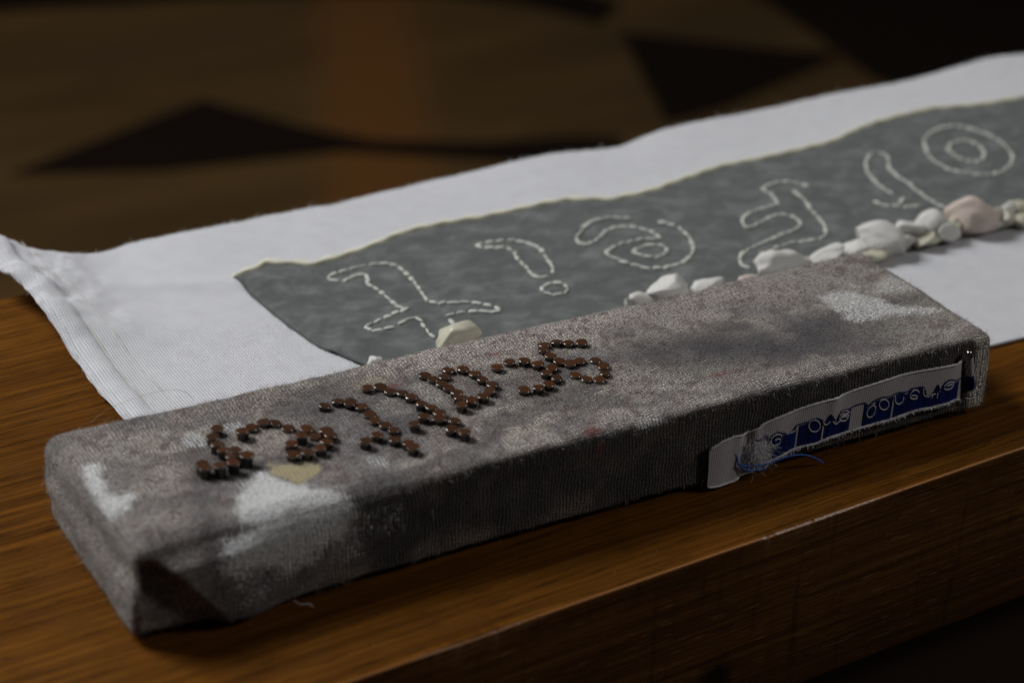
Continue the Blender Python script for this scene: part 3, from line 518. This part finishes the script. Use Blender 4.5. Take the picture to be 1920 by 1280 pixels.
# the canvas is stretched softly over the front edge, softest towards the left
ee = y + (LZ - z); soft = (.30 * sstep(.3, 1.5, x) * sstep(11, 5, x) + .05 * (1 + np.sin(x * .9))) * np.exp(-(ee / .55) ** 2)
D3[:, 1] += soft * .55; D3[:, 2] -= soft * .75
el = x + (LZ - z); softl = .11 * np.exp(-(el / .5) ** 2) * (.6 + .8 * vnoise(y * .6, y * 0, 19)); D3[:, 0] += softl * .6; D3[:, 2] -= softl * .7
D3[:, 0] -= .16 * np.exp(-((z - .9 - .12 * y) / .7) ** 2) * sstep(.5, 0, x) * sstep(0, 1.2, y) - .10 * np.exp(-((z - 1.9) / .35) ** 2) * sstep(.5, 0, x)
D3[:, 1] += .07 * (fbm(x * .7, z * .8 + 4, 3, 63) - .5) * np.exp(-np.clip(y, 0, None) / .4) * sstep(0, .5, LZ - z)
D3[:, 1] -= fm * .18 * np.exp(-((dd - .9) / .8) ** 2) * sstep(LZ, .4, z)
# dent around the left end
D3[:, 0] += sstep(.6, 0, x) * .05 * (fbm(y * .8, z * .9, 2, 71) - .5)
Q = Q + D3
Q[:, 1] += np.where(y < .3, .22 * sstep(.16, .0, z), 0)
Q[:, 2] = np.maximum(Q[:, 2], -.02 + 0 * z)
Q[:, 2] += 0.0
# ---- colour of the paint and dirt, as it lies on the unwrapped canvas
U_, V_ = u, v
n1 = fbm(U_ * .35 + 3, V_ * .45, 4, 1); n2 = fbm(U_ * .9, V_ * .9, 4, 2); n3 = fbm(U_ * 2.5, V_ * 2.5, 3, 3)
warm = np.array([.56, .49, .44]); cool = np.array([.21, .198, .20]); pink = np.array([.37, .30, .26]); dark = np.array([.052, .048, .055]); blk = np.array([.030, .026, .023])
def mixc(c, d, f): return c * (1 - f[:, None]) + d * f[:, None]
C_ = np.tile(np.array([.47, .42, .36]), (len(P), 1))
C_ = mixc(C_, cool, sstep(.42, .58, n1) * .75)
C_ = mixc(C_, np.array([.12, .108, .108]), sstep(.50, .62, fbm(U_ * .6 + 7, V_ * .8, 4, 15)) * .75)
C_ = mixc(C_, pink, sstep(.50, .70, n2) * .55)
C_ = mixc(C_, warm, sstep(LY - 2.6, LY - .2, V_) * sstep(7, 13, U_) * (y > 0) * .8)      # cleaner band near the back edge
C_ = mixc(C_, np.array([.40, .365, .31]), sstep(24, 28.5, U_) * .75)
C_ = mixc(C_, np.array([.40, .36, .33]), sstep(3.5, .3, U_) * .6)
C_ = mixc(C_, np.array([.52, .46, .42]), np.exp(-((V_ - .55) / .35) ** 2) * sstep(1.2, 2, U_) * sstep(.35, .6, n2 + .1 * (U_ > 14)) * .6)
C_ = mixc(C_, np.array([.13, .08, .075]), sstep(.60, .70, fbm(U_ * 3.4, V_ * 3.4, 3, 17)) * topf * .6)
for cu, cv, ru, rv, st in D['dark']:
    dd = np.hypot((U_ - cu) / ru, (V_ - cv) / rv); C_ = mixc(C_, dark, np.exp(-dd ** 2 * .9) * min(1.0, st * 2.0) * (.7 + .8 * (n2 - .2)).clip(0, 1))
# canvas darker close around each nail
for nx_, ny_, _h in D['nails']:
    dd = np.hypot(U_ - nx_, V_ - ny_); C_ = mixc(C_, np.array([.05, .034, .028]), np.exp(-(dd / .26) ** 2) * .55 * topf)
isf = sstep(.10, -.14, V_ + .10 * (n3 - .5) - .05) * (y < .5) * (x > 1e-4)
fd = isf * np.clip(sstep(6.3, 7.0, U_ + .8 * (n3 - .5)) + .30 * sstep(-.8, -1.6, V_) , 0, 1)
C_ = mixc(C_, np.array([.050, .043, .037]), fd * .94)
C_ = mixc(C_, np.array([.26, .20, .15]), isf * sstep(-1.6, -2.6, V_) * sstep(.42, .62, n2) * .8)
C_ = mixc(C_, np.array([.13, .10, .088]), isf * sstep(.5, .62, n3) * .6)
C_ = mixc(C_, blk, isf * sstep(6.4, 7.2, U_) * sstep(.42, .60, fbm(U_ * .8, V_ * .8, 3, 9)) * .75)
C_ = mixc(C_, np.array([.74, .68, .58]), sstep(29.15, 29.4, U_) * (V_ < .1))
C_ = mixc(C_, np.array([.10, .05, .03]), np.exp(-((U_ - 29.2) / .25) ** 2 - ((V_ + .35) / .15) ** 2) * .9)
white = np.zeros(len(P)); cream = np.zeros(len(P)); red = np.zeros(len(P))
wig = .55 * (fbm(U_ * 2.2, V_ * 2.6, 4, 81) - .5) - .04
def closed(P): return smooth_path(P + [P[0]], 2)[:-1]
for k_, am, sf in (('w1', .95, .24), ('w2a', 1.15, .30), ('w2b', .90, .36), ('w3', .62, .14), ('w3b', .55, .14), ('w4', .45, .2), ('w5', .68, .26), ('w6', .52, .26), ('w7', .42, .12), ('w8', .6, .2)):
    sd = polysd(U_, V_, closed(D['W'][k_])) + wig; white = np.maximum(white, am * sstep(sf, -sf, sd) * (x > -1))
sd = polysd(U_, V_, [(2.7, -.9), (8.2, -.5), (8.0, -1.3), (6.6, -1.9), (3.0, -2.2)]) + wig * 2; white = np.maximum(white, .42 * sstep(.5, -.4, sd) * (n3 * 1.3).clip(0, 1))
sd = polysd(U_, V_, D['W']['cream']) + wig; cream = .9 * sstep(.18, -.18, sd); sd = polysd(U_, V_, D['W']['w9']) + wig; cream = np.maximum(cream, .45 * sstep(.2, -.2, sd)); white = white * (1 - cream)
for cu, cv, ru, rv, st in D['red']:
    dd = np.hypot((U_ - cu) / ru, (V_ - cv) / rv); red = np.maximum(red, 1.7 * st * np.exp(-dd ** 2))
inend = (x < .05); white = np.where(inend & ~topf, 0, white)
cv4 = np.c_[C_, np.ones(len(C_))]
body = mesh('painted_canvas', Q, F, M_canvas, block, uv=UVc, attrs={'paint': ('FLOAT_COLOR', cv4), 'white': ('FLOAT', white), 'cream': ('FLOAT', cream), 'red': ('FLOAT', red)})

# height of the top surface at (x, y)
tx = topf & (x > .3) & (x < LX - .3) & (y > .3) & (y < LY - .3)
def topz(px, py):
    i = np.argmin((Q[tx, 0] - px) ** 2 + (Q[tx, 1] - py) ** 2); return float(Q[tx, 2][i])

# nails ---------------------------------------------------------------------
t = NT('brown nail head'); ob = t.objcm(); oi = t.n('ShaderNodeObjectInfo')
nn = t.noise(ob, 9, 4, .7); vec = t.n('ShaderNodeVectorMath', operation='ADD'); t.l(ob, vec.inputs[0]); t.l(oi.outputs['Location'], vec.inputs[1])
cA = t.mix(t.ramp(nn, .3, .7), (.095, .033, .010), (.035, .017, .009)); cA = t.mix(t.math('MULTIPLY', oi.outputs['Random'], .6), cA, (.030, .018, .012))  # head tops mottled brown, some nails darker
t.set(base=cA, rough=t.ramp(nn, .3, .7, .26, .42), metal=.0, spec=.22); t.bump(nn, .12, .01); M_head = t.m
t = NT('dark steel nail'); ob = t.objcm(); nn = t.noise(ob, 8, 3)
t.set(base=t.mix(nn, (.035, .030, .026), (.11, .10, .09)), rough=.28, metal=.85); M_steel = t.m
M_rim = NT('bare steel rim').set(base=(.22, .20, .18), rough=.24, metal=1.0).m
def nail_mesh(seed):
    r_ = np.random.default_rng(seed); n = 16; el = 1 + r_.uniform(-.05, .08)
    rings = [(.160, -.9), (.168, -.14), (.180, -.085), (.196, -.05), (.198, -.022), (.187, .0), (.178, .001), (.10, .001)]
    V = []; ph = r_.uniform(0, 6)
    for r0_, z0_ in rings:
        for k in range(n):
            th = 2 * math.pi * k / n; q_ = r0_ * (1 + .035 * math.sin(2 * th + ph) + .02 * math.sin(5 * th + ph * 2)); V.append((q_ * math.cos(th) * el, q_ * math.sin(th), z0_))
    V.append((0, 0, .001)); F = []; mi = []
    for j in range(len(rings) - 1):
        for k in range(n):
            F.append((j * n + k, j * n + (k + 1) % n, (j + 1) * n + (k + 1) % n, (j + 1) * n + k)); mi.append(1 if j < 3 else (2 if j < 5 else 0))
    for k in range(n): F.append(((len(rings) - 1) * n + k, (len(rings) - 1) * n + (k + 1) % n, len(V) - 1)); mi.append(0)
    o = mesh('nail', V, F, [M_head, M_steel, M_rim], midx=mi); me = o.data; bpy.data.objects.remove(o); return me
NM = [nail_mesh(i) for i in range(6)]
for i, (nx_, ny_, h_) in enumerate(D['nails']):
    o = link(bpy.data.objects.new('nail', NM[i % 6]), block)
    zc = LZ + h_ * .8 - .02; o.location = (nx_ * CM, ny_ * CM, zc * CM)
    o.rotation_euler = (rng.normal(0, .07), rng.normal(0, .07), rng.uniform(0, 6.28)); k_ = rng.uniform(.93, 1.07); o.scale = (k_, k_, 1)

# woven label ------------------------------------------------------------------
t = NT('white woven tape'); uv = t.uv(); wv = t.weave(uv, .075, .07, .02, .8); f_ = t.noise(uv, 9, 3, .7); rs = t.noise(uv, 1.1, 3)
c = t.mix(t.ramp(wv, .1, .7), (.13, .12, .13), (.60, .57, .57)); c = t.mix(t.math('MULTIPLY', t.ramp(rs, .6, .75), .35), c, (.26, .15, .09))
t.set(base=c, rough=.85, spec=.2); t.bump(f_, .5, .012); M_tape = t.m
t = NT('blue satin thread'); uv = t.uv(); st_ = t.noise(t.scaled(uv, (14, .5, 1)), 1.0, 3, .6)
t.set(base=t.mix(t.ramp(st_, .3, .7), (.003, .006, .035), (.008, .021, .14)), rough=.7, spec=.1); t.bump(st_, .9, .03); M_blue = t.m
t = NT('pale label thread'); t.set(base=(.62, .60, .60), rough=.85); M_pale = t.m
M_bluet = simple('blue sewing thread', (.02, .12, .50), .55)
label = None
lt = np.array(D['lab_top']); lb = np.array(D['lab_bot'])
n, m = 520, 60
sx = np.linspace(0, 1, n); tv = np.linspace(0, 1, m)
xt = lt[0, 0] + sx * (lt[-1, 0] - lt[0, 0]); xb = lb[0, 0] + sx * (lb[-1, 0] - lb[0, 0])
zt = np.interp(xt, lt[:, 0], lt[:, 1]); zb = np.interp(xb, lb[:, 0], lb[:, 1]); zb = np.maximum(zb, .0)
def label_y(x, tq):
    """distance of the tape in front of the block"""
    b_ = .10 + .05 * np.sin(x * 1.3) ** 2 + .04 * tq
    b_ = b_ + .10 * np.exp(-((x - 19.1) / .6) ** 2) + .10 * np.exp(-((x - 21.3) / .5) ** 2) * (1 - .4 * tq) - .07 * np.exp(-((x - 20.1) / .16) ** 2) * 1.5 + .07 * np.exp(-((x - 23.4) / .25) ** 2) * tq
    b_ = b_ + .03 * np.sin(x * 9) * np.exp(-((x - 20.2) / .5) ** 2)
    b_ = b_ - .06 * np.exp(-((x - 28.7) / .3) ** 2)
    return np.maximum(b_, .07)
Xl = xb[:, None] * (1 - tv) + xt[:, None] * tv; Zl = zb[:, None] * (1 - tv) + zt[:, None] * tv
Yl = -label_y(Xl, tv[None, :]) - .24 * np.exp(-(Xl - 0) / 5) * 0
VV = np.stack([Xl, Yl, Zl], -1); Vb = VV.copy(); Vb[..., 1] += .045
I = np.arange(n * m).reshape(n, m); B = I + n * m
F = np.concatenate([quads(I), quads(B, True), strip(I[:, 0], B[:, 0])[:, ::-1], strip(B[:, -1], I[:, -1])[:, ::-1], strip(B[0], I[0])[:, ::-1], strip(I[-1], B[-1])[:, ::-1]])
A_ = np.concatenate([VV.reshape(-1, 3), Vb.reshape(-1, 3)])
label = mesh('sewn_label', A_, F, M_tape, block, uv=A_[F.ravel()][:, [0, 2]])
label['label'] = 'white woven tape with upside down letters over blue, stitched along the front'
def lab_pt(x, z, lift):
    xb_ = np.interp(x, xb, zb); xt_ = np.interp(x, xt, zt); tq = np.clip((z - xb_) / (xt_ - xb_), 0, 1)
    return np.stack([x, -label_y(x, tq) - lift, z], -1)
def lab_tube(P2, r, lift, mat, name='letter_thread', lobes=2, step=.035, par=label):
    P2 = resample(smooth_path(P2, 2), step) if len(P2) > 2 else resample(P2, step)
    P3 = lab_pt(P2[:, 0], P2[:, 1], lift); return mesh(name, *tube(P3, r, 6, 1.6, lobes), mat, par)
ll = np.array(D['lab_line']); lab_tube(ll, .020, .012, M_blue, 'blue_line')
for sp in D['lab_white']: lab_tube(np.array(sp), .020, .018, M_pale)
# blue lower half between the letters, one band per run of colour
lsx = np.array([p_[0] for p_ in ll]); o_ = np.argsort(lsx, kind='stable'); lx_, lz_ = lsx[o_], np.array([p_[1] for p_ in ll])[o_]
gaps = [(g_[0][0], g_[1][0]) for g_ in D['lab_gaps']]; gaps = [(a_, b_) if b_ - a_ > .3 else ((a_ + b_) / 2 - .035, (a_ + b_) / 2 + .035) for a_, b_ in gaps]
runs = []; start = 20.55
for g0, g1 in sorted(gaps): runs.append((start, g0)); start = g1
runs.append((start, xt[-1] + .02))
for ga, gb in runs:
    if gb - ga < .05: continue
    xs_ = np.arange(ga, gb, .02); tq = np.linspace(0, 1, 14)
    botz = np.interp(xs_, xb, zb) + .07 + .02 * (vnoise(xs_ * 20, xs_ * 0) - .5)
    topz_ = np.interp(xs_, lx_, lz_) - .03 - .05 * vnoise(xs_ * 9, xs_ * 0, 4); topz_ = np.maximum(topz_, botz + .25)
    Zq = botz[:, None] * (1 - tq) + topz_[:, None] * tq; Xq = np.repeat(xs_[:, None], 14, 1) ; PP = lab_pt(Xq, Zq, .010)
    Fq = quads(np.arange(Xq.size).reshape(Xq.shape)); Pf = PP.reshape(-1, 3); mesh('blue_band', Pf, Fq, M_blue, label, uv=Pf[Fq.ravel()][:, [0, 2]])
# corded edges of the tape and its overcast stitches
for (xa, za_, nm) in ((xt, zt, 'corded_edge'), (xb, zb + .01, 'corded_edge')):
    P3 = lab_pt(xa[::4], za_[::4], .005); mesh(nm, *tube(P3, .038, 6, 1.9, 2), M_pale, label)
V1 = []
nt = 700; xx = rng.uniform(20.4, xb[-1], nt); zz = np.interp(xx, xb, zb); roots = lab_pt(xx, zz, .03); dd = rng.normal(size=(nt, 3)) * .6 + [0, -.6, .3]
hv, hf = hairs(roots, dd / np.linalg.norm(dd, axis=1, keepdims=True), rng.uniform(.04, .13, nt), .014)
nt = 1500; xx = rng.normal(20.5, .24, nt); zz = rng.normal(.85, .24, nt); roots = lab_pt(xx, np.clip(zz, .1, 1.5), .0); dd = rng.normal(size=(nt, 3)) + [.3, -.7, -.2]
hv2, hf2 = hairs(roots, dd / np.linalg.norm(dd, axis=1, keepdims=True), rng.uniform(.06, .28, nt), .007, 1.8)
info(mesh('frayed_fibre', np.r_[hv, hv2], np.r_[hf, hf2 + len(hv)], simple('white cotton tuft', (.88, .87, .88), .9), label), kind='stuff')
def yarn(P2, ys, r, nm, mat, par): 
    P2 = np.array(P2); P3 = np.c_[P2[:, 0], ys, P2[:, 1]]; P3 = resample(smooth_path(P3, 3), .04); return mesh(nm, *tube(P3, r, 8, .9, 2), mat, par)
p1 = D['thread1']; yarn(p1, np.linspace(-.16, -.32, len(p1)), .026, 'loose_blue_thread', M_bluet, block)
p2 = D['thread2']; ys2 = np.linspace(-.25, -.42, len(p2)); yarn(p2, ys2, .026, 'loose_blue_thread', M_bluet, block)
# pin and the curled end of the tape
px_, pz_ = D['pin'][0]
t = NT('polished steel').set(base=(.45, .44, .42), rough=.12, metal=1.0); M_pin = t.m
import bmesh
bm = bmesh.new(); bmesh.ops.create_uvsphere(bm, u_segments=20, v_segments=12, radius=.10 * CM)
me = bpy.data.meshes.new('pin_head'); bm.to_mesh(me); bm.free(); me.materials.append(M_pin); me.polygons.foreach_set('use_smooth', np.ones(len(me.polygons), bool))
ph = link(bpy.data.objects.new('pin_head', me), block); ph.location = (px_ * CM, -.17 * CM, pz_ * CM)
mesh('pin_shaft', *tube([(px_, -.17, pz_ - .05), (px_ + .03, .1, pz_ - 1.0)], .022, 8), M_pin, block)
tb = D['pintab']; n = 16; V = []; 
for i in range(n + 1):
    t_ = i / n; zz = tb[0][1] * (1 - t_) + tb[3][1] * t_; xl_ = tb[0][0] * (1 - t_) + tb[3][0] * t_ + .05; xr_ = tb[1][0] * (1 - t_) + tb[2][0] * t_ - .02
    for k in range(9): 
        a_ = k / 8; V.append((xl_ * (1 - a_) + xr_ * a_, -.06 - .16 * math.sin(math.pi * a_) * (1 - .3 * t_), zz - .03 * math.sin(6 * a_)))
Fq = quads(np.arange((n + 1) * 9).reshape(n + 1, 9)); mi = [1 if (i >= n * .55) else 0 for i in range(n) for k in range(8)]
V = np.array(V); mesh('label_end', V, Fq, [M_tape, M_blue], block, midx=mi, uv=V[Fq.ravel()][:, [0, 2]])
for dx in (0, .06):
    q0 = np.array([[tb[2][0] - .22 + dx, tb[2][1] + .55], [tb[2][0] - .15 + dx, tb[2][1] + .3], [tb[2][0] - .2, tb[2][1] + .1], [tb[2][0] - .02 + dx, tb[2][1] - .05]])
    yarn(q0, np.linspace(-.27, -.22, 4), .022, 'loose_white_thread', M_pale, block)
yarn([[29.25, 2.2], [29.45, 2.0], [29.42, 1.7], [29.5, 1.5]], np.linspace(-.12, -.2, 4), .02, 'loose_white_thread', M_pale, block)
yarn([[28.95, .75], [29.1, .68], [29.3, .7]], np.linspace(-.15, -.2, 3), .02, 'loose_white_thread', M_pale, block)

# lint and whiskers of the canvas
def surf_hairs(mask, n, ln, wd, spread):
    ids = rng.choice(np.nonzero(mask)[0], n); nn_ = nrm[ids] + rng.normal(size=(n, 3)) * spread; nn_ /= np.linalg.norm(nn_, axis=1, keepdims=True)
    return hairs(Q[ids] + rng.normal(0, .02, (n, 3)) * (1 - np.abs(nrm[ids])), nn_, rng.exponential(ln, n) + .02, wd, 1.2)
edge_ = (np.sort(np.abs(dv), axis=1)[:, 1] > .02)
H = [surf_hairs(edge_ & (z > .1), 9000, .055, .0045, .8), surf_hairs(topf, 7000, .04, .004, 1.2), surf_hairs((x < .01) & (z > 0), 1500, .05, .004, .8)]
off = 0; VV = []; FF = []
for a_, b_ in H: VV.append(a_); FF.append(b_ + off); off += len(a_)
M_fuzz = simple('canvas fluff', (.30, .27, .24), .9)
info(mesh('canvas_fluff', np.concatenate(VV), np.concatenate(FF), M_fuzz, block), kind='stuff')
n = 150; xx = np.r_[rng.uniform(2.6, 6.6, 138), rng.uniform(7.5, 9.5, 12)]; zz = LZ - rng.uniform(.8, 1.25, n) - .22 * (6.6 - xx).clip(0, 5) - .0
fxo = np.interp(xx, [2.5, 12], [.17, .04]); roots = np.stack([xx, -fxo - .03, zz], 1); dd = rng.normal(size=(n, 3)) * [.10, .10, .05] + [0, -.12, -1]
hv, hf = hairs(roots, dd / np.linalg.norm(dd, axis=1, keepdims=True), rng.uniform(.15, .55, n), .008, .15)
info(mesh('frayed_whisker', hv, hf, simple('pale whiskers', (.42, .41, .40), .9), block), kind='stuff')
# stray hairs
hp = np.array([(1.55, 7.4, 2.75), (2.2, 7.6, 3.0), (3.1, 7.5, 3.2), (4.0, 7.3, 3.35), (4.5, 7.2, 3.2), (4.7, 7.1, 2.9)])
mesh('stray_hair', *tube(resample(smooth_path(hp, 3), .08), .006, 4), simple('fair hair', (.30, .22, .12), .4), block)
hp = np.array([(4.6, -.22, .15), (4.75, -.35, .02), (4.95, -.40, .06), (5.1, -.45, -.08)])
mesh('stray_hair', *tube(resample(smooth_path(hp, 3), .04), .015, 4), M_pale, block)
# specks of dust on the table
n = 110; me = None; pos = np.c_[rng.uniform(-3, 34, n), rng.uniform(-3.2, 12, n)]; V = []; F = []
for i, (a_, b_) in enumerate(pos):
    if b_ > 3.2 and a_ > 3.0: continue
    if 0 < a_ < 30 and b_ > -.3 and b_ < 7.3: continue
    r1 = rng.uniform(.008, .022); q_ = len(V); V += [(a_ - r1, b_, -.145), (a_, b_ - r1, -.145), (a_ + r1 * 1.6, b_, -.143), (a_, b_ + r1, -.145), (a_, b_, -.145 + r1 * 1.2)]
    F += [(q_, q_ + 1, q_ + 4), (q_ + 1, q_ + 2, q_ + 4), (q_ + 2, q_ + 3, q_ + 4), (q_ + 3, q_, q_ + 4)]
info(mesh('dust', V, F, simple('dust specks', (.35, .30, .24), .9), smooth=False), 'pale specks of dust scattered over the bare wooden tabletop', 'dust', kind='stuff')
